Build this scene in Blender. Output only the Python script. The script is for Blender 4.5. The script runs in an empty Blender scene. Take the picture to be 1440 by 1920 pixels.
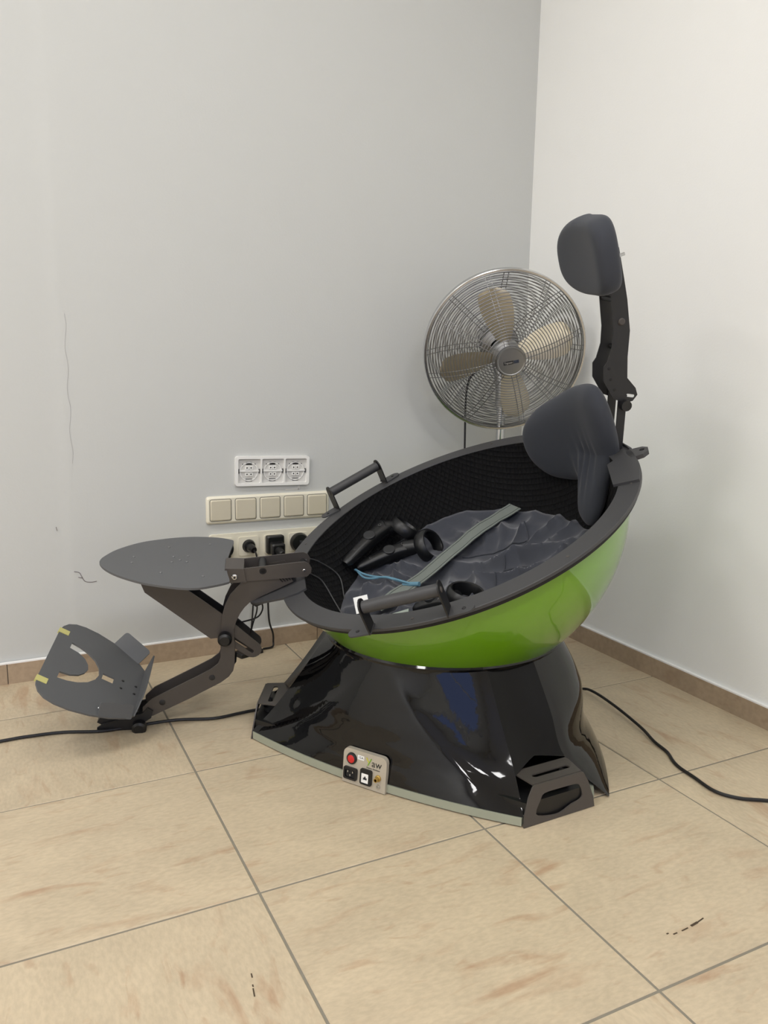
import bpy, bmesh, math, random
from mathutils import Vector, Matrix, noise
from mathutils.geometry import tessellate_polygon
random.seed(7)
scene = bpy.context.scene
COL = scene.collection
V = Vector
PI = math.pi

# ------------------------------------------------------------------ camera
cam_data = bpy.data.cameras.new('camera')
cam_data.sensor_fit = 'VERTICAL'
cam_data.sensor_height = 24.0
cam_data.lens = 1506.75 / 1920 * 24.0
cam_data.clip_start = 0.02
cam = bpy.data.objects.new('camera', cam_data)
COL.objects.link(cam)
_yaw, _pit, _rol = 0.462664, 0.1804, 0.01506
_f = V((math.sin(_yaw)*math.cos(_pit), math.cos(_yaw)*math.cos(_pit), -math.sin(_pit)))
_r = V((math.cos(_yaw), -math.sin(_yaw), 0))
_u = _r.cross(_f)
CR = _r*math.cos(_rol) + _u*math.sin(_rol)
CU = -_r*math.sin(_rol) + _u*math.cos(_rol)
cam.matrix_world = Matrix(((CR.x, CU.x, -_f.x, 0), (CR.y, CU.y, -_f.y, 0), (CR.z, CU.z, -_f.z, 0.86), (0, 0, 0, 1)))
scene.camera = cam

# ------------------------------------------------------------------ world, exposure
XW, YW, XL, YF, ZC = 1.668, 2.286, -3.4, -3.0, 2.85
world = bpy.data.worlds.new('world')
scene.world = world
world.use_nodes = True
world.node_tree.nodes['Background'].inputs[0].default_value = (0.40, 0.52, 1.0, 1)   # dusk outside the window
world.node_tree.nodes['Background'].inputs[1].default_value = 1.5
vs = scene.view_settings
vs.view_transform = 'Standard'
vs.look = 'None'
vs.gamma = 1.0
vs.use_curve_mapping = False
vs.exposure = 0.0
LAMP_POWER = 23.0
LAMPS = [(-2.5, 1.1, 1.1), (-2.5, -1.3, 1.0), (-0.9, 1.1, 0.75), (-0.9, -1.3, 1.0), (0.5, 1.1, 0.38), (0.5, -1.0, 1.0)]

# ------------------------------------------------------------------ materials
def srgb(r, g, b):
    def c(x):
        x /= 255.0
        return x/12.92 if x <= 0.04045 else ((x+0.055)/1.055)**2.4
    return (c(r), c(g), c(b), 1)

MATS = {}
def mat(name, col, rough=0.5, metal=0.0, coat=0.0, spec=0.5, bump=None, sheen=0.0, emit=None, trans=0.0, var=0.0):
    m = bpy.data.materials.new(name)
    m.use_nodes = True
    nt = m.node_tree
    b = nt.nodes['Principled BSDF']
    b.inputs['Base Color'].default_value = col
    b.inputs['Roughness'].default_value = rough
    b.inputs['Metallic'].default_value = metal
    b.inputs['Coat Weight'].default_value = coat
    b.inputs['Coat Roughness'].default_value = 0.03
    b.inputs['Specular IOR Level'].default_value = spec
    b.inputs['Sheen Weight'].default_value = sheen
    b.inputs['Transmission Weight'].default_value = trans
    if emit:
        b.inputs['Emission Color'].default_value = emit[0]
        b.inputs['Emission Strength'].default_value = emit[1]
    if bump or var:
        tc = nt.nodes.new('ShaderNodeTexCoord')
        n = nt.nodes.new('ShaderNodeTexNoise')
        n.inputs['Scale'].default_value = bump[0] if bump else 30
        n.inputs['Detail'].default_value = 4
        nt.links.new(tc.outputs['Object'], n.inputs['Vector'])
        if bump:
            bp = nt.nodes.new('ShaderNodeBump')
            bp.inputs['Strength'].default_value = bump[1]
            bp.inputs['Distance'].default_value = bump[2]
            nt.links.new(n.outputs['Fac'], bp.inputs['Height'])
            nt.links.new(bp.outputs['Normal'], b.inputs['Normal'])
        if var:
            n2 = nt.nodes.new('ShaderNodeTexNoise')
            n2.inputs['Scale'].default_value = 9
            n2.inputs['Detail'].default_value = 5
            nt.links.new(tc.outputs['Object'], n2.inputs['Vector'])
            mx = nt.nodes.new('ShaderNodeMix')
            mx.data_type = 'RGBA'
            mx.inputs[6].default_value = tuple(c*(1-var) for c in col[:3]) + (1,)
            mx.inputs[7].default_value = tuple(min(1, c*(1+var)) for c in col[:3]) + (1,)
            nt.links.new(n2.outputs['Fac'], mx.inputs[0])
            nt.links.new(mx.outputs[2], b.inputs['Base Color'])
    MATS[name] = m
    return m

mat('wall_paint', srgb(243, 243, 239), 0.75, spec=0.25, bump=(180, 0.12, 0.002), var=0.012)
mat('wall_paint_dim', srgb(200, 201, 197), 0.75, spec=0.25, bump=(180, 0.12, 0.002), var=0.012)  # greyed so the back wall's dimmer light is put into its colour
mat('ceiling_paint', srgb(235, 234, 230), 0.9)
mat('grout', srgb(132, 126, 112), 0.9, bump=(300, 0.3, 0.002))
mat('green_gloss', srgb(102, 153, 14), 0.28, coat=1.0)
mat('black_gloss', srgb(5, 5, 6), 0.045, spec=0.45, bump=(9, 0.05, 0.02))
mat('black_deep', srgb(4, 4, 5), 0.22, spec=0.2)
mat('black_satin', srgb(20, 20, 21), 0.42)
mat('rim_grey', srgb(60, 60, 61), 0.48, bump=(900, 0.08, 0.0005))
mat('plate_grey', srgb(88, 89, 90), 0.55, bump=(700, 0.06, 0.0005))
mat('arm_metal', srgb(72, 67, 63), 0.45, bump=(900, 0.06, 0.0005))
mat('arm_dark', srgb(30, 30, 31), 0.5)
mat('bolt_grey', srgb(120, 120, 120), 0.4, metal=0.5)
mat('rubber', srgb(16, 16, 16), 0.7)
mat('fabric_grey', srgb(50, 53, 60), 0.85, sheen=0.12, bump=(1200, 0.25, 0.0008))
mat('velvet', srgb(48, 51, 60), 0.8, sheen=0.45, bump=(1200, 0.25, 0.0008))
mat('belt', srgb(112, 118, 112), 0.8, bump=(1500, 0.3, 0.0006))
mat('belt_seam', srgb(84, 90, 86), 0.8)
mat('chrome', srgb(198, 199, 200), 0.24, metal=1.0)
mat('wire_steel', srgb(150, 150, 150), 0.30, metal=1.0)
mat('blade_metal', srgb(200, 190, 168), 0.40, metal=0.7)
mat('badge_metal', srgb(160, 160, 160), 0.34, metal=0.9)
mat('acrylic', srgb(176, 180, 160), 0.25, trans=0.25)
mat('panel_silver', srgb(186, 178, 162), 0.42, metal=0.25)
mat('red_plastic', srgb(200, 20, 24), 0.25, coat=0.5)
mat('white_plastic', srgb(242, 241, 236), 0.35)
mat('ivory_plastic', srgb(232, 226, 206), 0.4)
mat('beige_plastic', srgb(206, 198, 176), 0.4)
mat('socket_grey', srgb(214, 212, 206), 0.5)
mat('black_plastic', srgb(15, 16, 18), 0.38)
mat('dark_pad', srgb(34, 35, 37), 0.5)
mat('dark_print', srgb(38, 36, 34), 0.6)
mat('logo_yellow', srgb(205, 196, 60), 0.5)
mat('logo_green', srgb(120, 165, 50), 0.5)
mat('navy_print', srgb(46, 52, 66), 0.5)
mat('pale_print', srgb(170, 165, 158), 0.5)
mat('tape', srgb(196, 190, 120), 0.6)
mat('cyan_cord', srgb(96, 138, 158), 0.7)
mat('brass', srgb(190, 160, 90), 0.3, metal=1.0)
mat('cable_black', srgb(20, 19, 21), 0.5)
mat('cable_grey', srgb(70, 70, 70), 0.5)
mat('paper', srgb(240, 240, 236), 0.8)
mat('pale_card', srgb(150, 160, 150), 0.6)
mat('scuff', srgb(118, 110, 110), 0.9)
mat('hairline', srgb(176, 174, 172), 0.9)
mat('caulk', srgb(244, 243, 240), 0.7)
mat('lamp_frame', srgb(235, 235, 235), 0.5)
mat('lamp_diffuser', srgb(250, 250, 250), 0.6, emit=((1.0, 0.975, 0.93, 1), 1.5))
mat('mark_brown', srgb(70, 56, 40), 0.8)

def lining_material():
    m = bpy.data.materials.new('quilted_lining'); m.use_nodes = True
    nt = m.node_tree; b = nt.nodes['Principled BSDF']
    b.inputs['Base Color'].default_value = srgb(13, 13, 14)
    b.inputs['Roughness'].default_value = 0.9
    b.inputs['Specular IOR Level'].default_value = 0.25
    uv = nt.nodes.new('ShaderNodeUVMap')
    sep = nt.nodes.new('ShaderNodeSeparateXYZ')
    nt.links.new(uv.outputs['UV'], sep.inputs[0])
    def M(op, a, bb):
        n = nt.nodes.new('ShaderNodeMath'); n.operation = op
        for i, x in enumerate((a, bb)):
            if x is None: continue
            if isinstance(x, (int, float)): n.inputs[i].default_value = x
            else: nt.links.new(x, n.inputs[i])
        return n.outputs[0]
    k = 2*PI/0.030
    s1 = M('SINE', M('MULTIPLY', M('ADD', sep.outputs[0], sep.outputs[1]), k/1.414), None)
    s2 = M('SINE', M('MULTIPLY', M('SUBTRACT', sep.outputs[0], sep.outputs[1]), k/1.414), None)
    h = M('MULTIPLY', M('ABSOLUTE', s1, None), M('ABSOLUTE', s2, None))
    h = M('POWER', h, 0.35)
    bp = nt.nodes.new('ShaderNodeBump'); bp.inputs['Strength'].default_value = 0.9; bp.inputs['Distance'].default_value = 0.004
    nt.links.new(h, bp.inputs['Height'])
    nt.links.new(bp.outputs['Normal'], b.inputs['Normal'])
    MATS['lining'] = m
lining_material()

def tile_material(name, base, dark):
    m = bpy.data.materials.new(name); m.use_nodes = True
    nt = m.node_tree; N = nt.nodes; L = nt.links; b = N['Principled BSDF']
    oi = N.new('ShaderNodeObjectInfo'); tc = N.new('ShaderNodeTexCoord')
    rnd = N.new('ShaderNodeVectorMath'); rnd.operation = 'SCALE'; rnd.inputs[3].default_value = 37.0
    cmb = N.new('ShaderNodeCombineXYZ')
    L.new(oi.outputs['Random'], cmb.inputs[0]); L.new(oi.outputs['Random'], cmb.inputs[1])
    L.new(cmb.outputs[0], rnd.inputs[0])
    add = N.new('ShaderNodeVectorMath'); add.operation = 'ADD'
    fm = N.new('ShaderNodeMath'); fm.operation = 'MULTIPLY'; fm.inputs[1].default_value = 4.0
    L.new(oi.outputs['Random'], fm.inputs[0])
    fr_ = N.new('ShaderNodeMath'); fr_.operation = 'FLOOR'; L.new(fm.outputs[0], fr_.inputs[0])
    fa = N.new('ShaderNodeMath'); fa.operation = 'MULTIPLY'; fa.inputs[1].default_value = PI/2; L.new(fr_.outputs[0], fa.inputs[0])
    vr = N.new('ShaderNodeVectorRotate'); vr.rotation_type = 'Z_AXIS'
    L.new(tc.outputs['Object'], vr.inputs['Vector']); L.new(fa.outputs[0], vr.inputs['Angle'])
    L.new(vr.outputs[0], add.inputs[0]); L.new(rnd.outputs[0], add.inputs[1])
    def noise_tex(scale, detail, sx=1, sy=1, rot=0.0, dist=0.0):
        mp = N.new('ShaderNodeMapping'); mp.inputs['Scale'].default_value = (sx, sy, 1); mp.inputs['Rotation'].default_value = (0, 0, rot)
        L.new(add.outputs[0], mp.inputs[0])
        n = N.new('ShaderNodeTexNoise'); n.inputs['Scale'].default_value = scale; n.inputs['Detail'].default_value = detail
        n.inputs['Distortion'].default_value = dist
        L.new(mp.outputs[0], n.inputs['Vector']); return n.outputs['Fac']
    def ramp(fac, stops):
        r = N.new('ShaderNodeValToRGB'); e = r.color_ramp.elements
        while len(e) < len(stops): e.new(0.5)
        for i, (p, c) in enumerate(stops): e[i].position = p; e[i].color = c
        L.new(fac, r.inputs[0]); return r.outputs[0]
    def mix(fac, a, bb, mode='MIX'):
        x = N.new('ShaderNodeMix'); x.data_type = 'RGBA'; x.blend_type = mode
        if isinstance(fac, (int, float)): x.inputs[0].default_value = fac
        else: L.new(fac, x.inputs[0])
        for i, q in ((6, a), (7, bb)):
            if isinstance(q, tuple): x.inputs[i].default_value = q
            else: L.new(q, x.inputs[i])
        return x.outputs[2]
    W, K = (1, 1, 1, 1), (0, 0, 0, 1)
    cloud = ramp(noise_tex(7, 6, 1, 1.5, 0.4, 0.6), [(0.35, K), (0.65, W)])
    light = tuple(min(1, c*1.16) for c in base[:3]) + (1,)
    c1 = mix(cloud, base, light)
    fine = ramp(noise_tex(70, 3, 1, 2.2, 0.2), [(0.35, K), (0.65, W)])
    c2 = mix(0.3, c1, mix(fine, tuple(c*0.72 for c in base[:3]) + (1,), light))
    # short ochre veins, broken into patches
    vein = ramp(noise_tex(13, 5, 0.42, 1.7, 0.12, 0.7), [(0.56, K), (0.70, W)])
    patch = ramp(noise_tex(4.0, 2, 1, 1, 0.9), [(0.42, K), (0.58, W)])
    x1 = N.new('ShaderNodeMath'); x1.operation = 'MULTIPLY'
    L.new(vein, x1.inputs[0]); L.new(patch, x1.inputs[1])
    x2 = N.new('ShaderNodeMath'); x2.operation = 'MULTIPLY'; x2.inputs[1].default_value = 0.5
    L.new(x1.outputs[0], x2.inputs[0])
    c3 = mix(x2.outputs[0], c2, dark)
    blot = ramp(noise_tex(30, 5, 0.5, 1.4, 0.3, 0.8), [(0.60, K), (0.72, W)])
    x3 = N.new('ShaderNodeMath'); x3.operation = 'MULTIPLY'; x3.inputs[1].default_value = 0.3
    L.new(blot, x3.inputs[0])
    c4 = mix(x3.outputs[0], c3, dark)
    L.new(c4, b.inputs['Base Color'])
    b.inputs['Roughness'].default_value = 0.42
    b.inputs['Specular IOR Level'].default_value = 0.4
    bp = N.new('ShaderNodeBump'); bp.inputs['Strength'].default_value = 0.12; bp.inputs['Distance'].default_value = 0.002
    L.new(noise_tex(60, 4), bp.inputs['Height']); L.new(bp.outputs['Normal'], b.inputs['Normal'])
    MATS[name] = m
tile_material('floor_tile', srgb(190, 174, 147), srgb(158, 116, 84))
tile_material('skirting_tile', srgb(168, 148, 124), srgb(128, 100, 76))

# ------------------------------------------------------------------ mesh helpers
class Frame:
    def __init__(s, o, x, y, z): s.o, s.x, s.y, s.z = V(o), V(x), V(y), V(z)
    def __call__(s, a, b, c): return s.o + s.x*a + s.y*b + s.z*c
    def vec(s, a, b, c): return s.x*a + s.y*b + s.z*c
    def sub(s, o, x, y, z): return Frame(s(*o), s.vec(*x), s.vec(*y), s.vec(*z))
WF = Frame((0, 0, 0), (1, 0, 0), (0, 1, 0), (0, 0, 1))

class MB:
    def __init__(s): s.v, s.f, s.uv = [], [], None
    def add(s, vs, fs):
        k = len(s.v); s.v += [V(p) for p in vs]; s.f += [tuple(i+k for i in f) for f in fs]; return s
    def box(s, fr, x0, x1, y0, y1, z0, z1, bev=0.0):
        if bev <= 0:
            vs = [fr(x, y, z) for z in (z0, z1) for y in (y0, y1) for x in (x0, x1)]
            return s.add(vs, [(0, 2, 3, 1), (4, 5, 7, 6), (0, 1, 5, 4), (2, 6, 7, 3), (0, 4, 6, 2), (1, 3, 7, 5)])
        b = bev
        pts = rrect(x0, x1, y0, y1, b, 3)
        inn = rrect(x0+b*.7, x1-b*.7, y0+b*.7, y1-b*.7, b*.6, 3)
        n = len(pts)
        vs = [fr(x, y, z0) for x, y in pts] + [fr(x, y, z1-b*.7) for x, y in pts] + [fr(x, y, z1) for x, y in inn]
        fs = [tuple(range(n))[::-1], tuple(range(2*n, 3*n))]
        for r in (0, 1):
            fs += [(r*n+i, r*n+(i+1) % n, (r+1)*n+(i+1) % n, (r+1)*n+i) for i in range(n)]
        return s.add(vs, fs)
    def plate(s, fr, outer, holes=(), z0=0.0, z1=0.004):
        loops = [list(outer)] + [list(h) for h in holes]
        flat = [p for l in loops for p in l]
        tris = tessellate_polygon([[V((p[0], p[1], 0)) for p in l] for l in loops])
        n = len(flat)
        vs = [fr(p[0], p[1], z0) for p in flat] + [fr(p[0], p[1], z1) for p in flat]
        fs = [tuple(t) for t in tris] + [tuple(i+n for i in t)[::-1] for t in tris]
        k = 0
        for l in loops:
            m = len(l)
            fs += [(k+i, k+(i+1) % m, n+k+(i+1) % m, n+k+i) for i in range(m)]
            k += m
        return s.add(vs, fs)
    def tube(s, pts, r, n=8, smooth=4, cap=True):
        P = catmull(pts, smooth) if smooth else [V(p) for p in pts]
        rr = r if callable(r) else (lambda t: r)
        up = V((0, 0, 1)); m = len(P); rings = []
        prev = None
        for i, p in enumerate(P):
            t = (P[min(i+1, m-1)] - P[max(i-1, 0)])
            t = t.normalized() if t.length > 1e-9 else V((0, 0, 1))
            if prev is None:
                x = t.orthogonal().normalized()
            else:
                x = prev - t*prev.dot(t); x = x.normalized() if x.length > 1e-9 else t.orthogonal().normalized()
            prev = x; y = t.cross(x); q = rr(i/(m-1))
            rings.append([p + (x*math.cos(2*PI*j/n) + y*math.sin(2*PI*j/n))*q for j in range(n)])
        vs = [v for r_ in rings for v in r_]
        fs = [(i*n+j, i*n+(j+1) % n, (i+1)*n+(j+1) % n, (i+1)*n+j) for i in range(m-1) for j in range(n)]
        if cap: fs += [tuple(range(n))[::-1], tuple(range((m-1)*n, m*n))]
        return s.add(vs, fs)
    def lathe(s, fr, prof, n=48, close=False):
        k = len(prof); vs = []
        for i in range(n):
            a = 2*PI*i/n
            vs += [fr(r*math.cos(a), r*math.sin(a), z) for r, z in prof]
        e = k if close else k-1
        fs = [(i*k+j, ((i+1) % n)*k+j, ((i+1) % n)*k+(j+1) % k, i*k+(j+1) % k) for i in range(n) for j in range(e)]
        return s.add(vs, fs)
    def grid(s, pts, close_u=False):
        nu, nv = len(pts), len(pts[0])
        vs = [p for row in pts for p in row]; e = nu if close_u else nu-1
        fs = [(i*nv+j, ((i+1) % nu)*nv+j, ((i+1) % nu)*nv+j+1, i*nv+j+1) for i in range(e) for j in range(nv-1)]
        return s.add(vs, fs)
    def ribbon(s, pts, side, w, th, smooth=5):
        P = catmull(pts, smooth); S_ = catmull(side, smooth) if isinstance(side, list) else [V(side)]*len(P)
        rows = []
        for i, p in enumerate(P):
            t = (P[min(i+1, len(P)-1)] - P[max(i-1, 0)]).normalized()
            x = S_[i]; x = (x - t*x.dot(t)).normalized(); nn = t.cross(x)
            rows.append([p+x*w/2+nn*th/2, p-x*w/2+nn*th/2, p-x*w/2-nn*th/2, p+x*w/2-nn*th/2])
        k = len(rows); vs = [v for r_ in rows for v in r_]
        fs = [(i*4+j, i*4+(j+1) % 4, (i+1)*4+(j+1) % 4, (i+1)*4+j) for i in range(k-1) for j in range(4)]
        fs += [(0, 1, 2, 3), tuple((k-1)*4+j for j in (3, 2, 1, 0))]
        return s.add(vs, fs)
    def build(s, name, material, parent=None, origin=None, angle=35, smooth=True, recalc=True, merge=True):
        me = bpy.data.meshes.new(name)
        if parent is not None: o0 = world_loc(parent)
        elif origin is not None: o0 = V(origin)
        else:
            lo = V((min(p[i] for p in s.v) for i in range(3))); hi = V((max(p[i] for p in s.v) for i in range(3)))
            o0 = V(((lo.x+hi.x)/2, (lo.y+hi.y)/2, lo.z))
        me.from_pydata([p-o0 for p in s.v], [], s.f)
        bm = bmesh.new(); bm.from_mesh(me)
        if merge: bmesh.ops.remove_doubles(bm, verts=bm.verts, dist=1e-6)
        if recalc: bmesh.ops.recalc_face_normals(bm, faces=bm.faces)
        bm.to_mesh(me); bm.free()
        if smooth:
            me.polygons.foreach_set('use_smooth', [True]*len(me.polygons))
            me.set_sharp_from_angle(angle=math.radians(angle))
        me.materials.append(MATS[material])
        ob = bpy.data.objects.new(name, me)
        COL.objects.link(ob)
        if parent is not None: ob.parent = parent
        else: ob.location = o0
        return ob

def world_loc(o):
    p = V((0, 0, 0))
    while o is not None: p = p + V(o.location); o = o.parent
    return p
def catmull(pts, k):
    P = [V(p) for p in pts]
    if len(P) < 3 or k < 2: return P
    Q = [P[0]*2-P[1]] + P + [P[-1]*2-P[-2]]
    out = []
    for i in range(1, len(Q)-2):
        for j in range(k):
            t = j/k; a, b, c, d = Q[i-1], Q[i], Q[i+1], Q[i+2]
            out.append(0.5*((2*b)+(c-a)*t+(2*a-5*b+4*c-d)*t*t+(3*b-a-3*c+d)*t**3))
    out.append(P[-1]); return out
def catmull2(pts, k, closed=True):
    P = [V((p[0], p[1], 0)) for p in pts]; n = len(P); out = []
    for i in range(n):
        a, b, c, d = P[i-1], P[i], P[(i+1) % n], P[(i+2) % n]
        for j in range(k):
            t = j/k; q = 0.5*((2*b)+(c-a)*t+(2*a-5*b+4*c-d)*t*t+(3*b-a-3*c+d)*t**3)
            out.append((q.x, q.y))
    return out
def rrect(x0, x1, y0, y1, r, k=4):
    pts = []
    for cx, cy, a0 in ((x1-r, y1-r, 0), (x0+r, y1-r, 90), (x0+r, y0+r, 180), (x1-r, y0+r, 270)):
        pts += [(cx+r*math.cos(math.radians(a0+90*j/k)), cy+r*math.sin(math.radians(a0+90*j/k))) for j in range(k+1)]
    return pts
def slot(p, q, r, k=6):
    p, q = V((*p, 0)), V((*q, 0)); d = (q-p).normalized(); a = math.atan2(d.y, d.x)
    return [(q.x+r*math.cos(a-PI/2+PI*j/k), q.y+r*math.sin(a-PI/2+PI*j/k)) for j in range(k+1)] + \
           [(p.x+r*math.cos(a+PI/2+PI*j/k), p.y+r*math.sin(a+PI/2+PI*j/k)) for j in range(k+1)]
def circle(x, y, r, k=12): return [(x+r*math.cos(2*PI*j/k), y+r*math.sin(2*PI*j/k)) for j in range(k)]
def empty(name, loc, label, cat, group=None):
    o = bpy.data.objects.new(name, None); COL.objects.link(o); o.location = loc
    o.empty_display_size = 0.05
    return tag(o, label, cat, group)
def tag(o, label, cat, group=None):
    o['label'] = label; o['category'] = cat
    if group: o['group'] = group
    return o
def struct(o, label=None):
    o['kind'] = 'structure'
    if label: o['label'] = label
    return o
def text(body, size, fr, material, name, parent, depth=0.0003, align='CENTER'):
    cu = bpy.data.curves.new(name, 'FONT'); cu.body = body; cu.size = size; cu.align_x = align; cu.align_y = 'CENTER'
    cu.extrude = depth; cu.resolution_u = 3
    tmp = bpy.data.objects.new('tmp_text', cu); COL.objects.link(tmp)
    dg = bpy.context.evaluated_depsgraph_get(); ev = tmp.evaluated_get(dg)
    me0 = ev.to_mesh()
    mb = MB(); mb.add([fr(*v.co) for v in me0.vertices], [tuple(p.vertices) for p in me0.polygons])
    ev.to_mesh_clear(); bpy.data.objects.remove(tmp); bpy.data.curves.remove(cu)
    return mb.build(name, material, parent, smooth=False, recalc=False)

# ------------------------------------------------------------------ the room
TX, TY, X1, YC = 0.44267, 0.44359, 0.35702, 1.15535
G = 0.0022
m = MB(); m.box(WF, XL-.1, XW+.1, YF-.1, YW+.1, -0.06, -0.0016)
floor = struct(m.build('floor', 'grout', origin=(0, 0, -0.0016)), 'beige stone-look floor tiles with grey joints')
def tile_mesh(w, d):
    me_m = MB(); b = 0.0012; z = 0.0
    vs = [V((x, y, -0.006)) for x, y in ((-w, -d), (w, -d), (w, d), (-w, d))]
    vs += [V((x, y, -b)) for x, y in ((-w, -d), (w, -d), (w, d), (-w, d))]
    vs += [V((x, y, z)) for x, y in ((-w+b, -d+b), (w-b, -d+b), (w-b, d-b), (-w+b, d-b))]
    fs = [(8, 9, 10, 11)]
    for r in (0, 4): fs += [(r+i, r+(i+1) % 4, r+4+(i+1) % 4, r+4+i) for i in range(4)]
    me = bpy.data.meshes.new('tile'); me.from_pydata(vs, [], fs); me.materials.append(MATS['floor_tile']); return me
cache = {}
for i in range(-9, 4):
    xa, xb = max(X1+i*TX+G, XL), min(X1+(i+1)*TX-G, XW)
    if xb-xa < 0.02: continue
    for j in range(-10, 4):
        ya, yb = max(YC+j*TY+G, YF), min(YC+(j+1)*TY-G, YW)
        if yb-ya < 0.02: continue
        key = (round(xb-xa, 4), round(yb-ya, 4))
        if key not in cache: cache[key] = tile_mesh((xb-xa)/2, (yb-ya)/2)
        t = bpy.data.objects.new('tile', cache[key]); COL.objects.link(t); t.parent = floor
        t.location = ((xa+xb)/2, (ya+yb)/2, 0.0016 + random.uniform(-0.0003, 0.0002))
# dark scuff marks on two floor tiles
def floor_mark(pts, w):
    mb = MB(); mb.ribbon([V((x, y, 0.0006)) for x, y in pts], V((0, 0, 1)).cross(V((pts[-1][0]-pts[0][0], pts[-1][1]-pts[0][1], 0))).normalized(), w, 0.0005, 2)
    mb.build('scuff_mark', 'mark_brown', floor)

# back wall with a faint plaster step, the other walls, ceiling
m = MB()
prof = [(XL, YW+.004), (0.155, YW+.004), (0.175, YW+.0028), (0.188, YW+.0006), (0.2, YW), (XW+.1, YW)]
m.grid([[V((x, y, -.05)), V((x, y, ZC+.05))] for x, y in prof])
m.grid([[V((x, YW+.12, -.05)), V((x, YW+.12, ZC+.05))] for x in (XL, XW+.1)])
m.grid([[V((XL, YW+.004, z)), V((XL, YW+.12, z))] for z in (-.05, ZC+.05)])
wall_back = struct(m.build('wall_back', 'wall_paint_dim', origin=(0, YW, 0), angle=60, merge=False, recalc=False), 'painted back wall, toned darker for its dimmer light')
m = MB(); m.box(WF, XW, XW+.12, YF, YW+.12, -.05, ZC+.05)
struct(m.build('wall_right', 'wall_paint', origin=(XW, 0, 0)), 'white painted right wall')
m = MB(); m.box(WF, XL-.12, XL, YF, YW+.12, -.05, ZC+.05)
struct(m.build('wall_left', 'wall_paint', origin=(XL, 0, 0)), 'white painted left wall')
m = MB(); m.box(WF, XL-.12, XW+.12, YF-.12, YW+.12, ZC, ZC+.1)
struct(m.build('ceiling', 'ceiling_paint', origin=(0, 0, ZC)), 'white ceiling')
# front wall (behind the viewer) with a window onto the dusk
WX0, WX1, WZ0, WZ1 = -2.6, 0.3, 0.35, 2.5
m = MB()
m.box(WF, XL, WX0, YF-.12, YF, -.05, ZC+.05); m.box(WF, WX1, XW+.1, YF-.12, YF, -.05, ZC+.05)
m.box(WF, WX0, WX1, YF-.12, YF, -.05, WZ0); m.box(WF, WX0, WX1, YF-.12, YF, WZ1, ZC+.05)
struct(m.build('wall_front', 'wall_paint', origin=(0, YF, 0), merge=False), 'white wall with a window')
m = MB()
for x0, x1, z0, z1 in ((WX0, WX1, WZ0, WZ0+.06), (WX0, WX1, WZ1-.06, WZ1), (WX0, WX0+.06, WZ0, WZ1), (WX1-.06, WX1, WZ0, WZ1), (-1.18, -1.12, WZ0, WZ1)):
    m.box(WF, x0, x1, YF-.09, YF-.03, z0, z1)
struct(m.build('window_1', 'white_plastic', origin=((WX0+WX1)/2, YF-.06, WZ0), merge=False), 'white framed window')
# skirting tiles
bb = MB(); bb.box(WF, XL, XW, YW-.004, YW+.003, 0, .054)
bback = struct(bb.build('baseboard_back', 'grout', origin=(0, YW, 0)), 'brown stone skirting along back wall')
xs = [-2.67, -1.78, -0.885, 0.013, 0.905, XW-.0105]
for a, b_ in zip(xs[:-1], xs[1:]):
    MB().box(WF, a+.001, b_-.001, YW-.010, YW-.003, 0.0, .056).build('tile', 'skirting_tile', bback)
MB().box(WF, XL, XW, YW-.0085, YW+.002, .056, .0595).build('caulk_line', 'caulk', bback)
bb = MB(); bb.box(WF, XW-.004, XW, YF, YW-.01, 0, .052)
bright = struct(bb.build('baseboard_right', 'grout', origin=(XW, 0, 0)), 'brown stone skirting along right wall')
ys = [YF+.01, -1.6, -0.75, 0.1, 0.96, 2.277]
for a, b_ in zip(ys[:-1], ys[1:]):
    MB().box(WF, XW-.010, XW-.003, a+.001, b_-.001, 0.0, .054).build('tile', 'skirting_tile', bright)
MB().box(WF, XW-.0085, XW, YF, YW-.01, .054, .0575).build('caulk_line', 'caulk', bright)
# scuffs on the back wall
for pts in ([(.195, .292), (.208, .288), (.214, .276), (.222, .262), (.238, .258), (.252, .259)], [(.205, .275), (.216, .272)],
            [(.318, .232), (.335, .233), (.345, .236)], [(.156, .42), (.158, .409)]):
    if pts[0][0] > .3: continue
    mb = MB(); mb.ribbon([V((x, YW-.0006, z)) for x, z in pts], V((0, 0, 1)) if abs(pts[-1][0]-pts[0][0]) > abs(pts[-1][1]-pts[0][1]) else V((1, 0, 0)), .0016, .0006, 4)
    mb.build('scuff_mark', 'scuff', wall_back)
mb = MB(); mb.ribbon([V((.206+.003*math.sin(k*1.7), YW-.0005, .98-.03*k)) for k in range(14)], V((1, 0, 0)), .0006, .0005, 3)
mb.build('hairline_crack', 'hairline', wall_back)
mb = MB(); mb.box(WF, .805, .848, YW-.0012, YW+.001, .484, .488); mb.box(WF, .846, .851, YW-.0012, YW+.001, .484, .497)
mb.build('scuff_mark', 'socket_grey', wall_back)
for pts in ([(.904, .787), (.912, .787)], [(.922, .787), (.936, .788)], [(.944, .789), (.960, .791)], [(.960, .791), (.976, .794)], [(.895, .792), (.899, .792)],
            [(.291, .987), (.290, .979)], [(.2865, .966), (.286, .962)], [(.285, .959), (.2825, .944)]):
    floor_mark(pts, .0035 if pts[0][0] == .944 else .0018)

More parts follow.
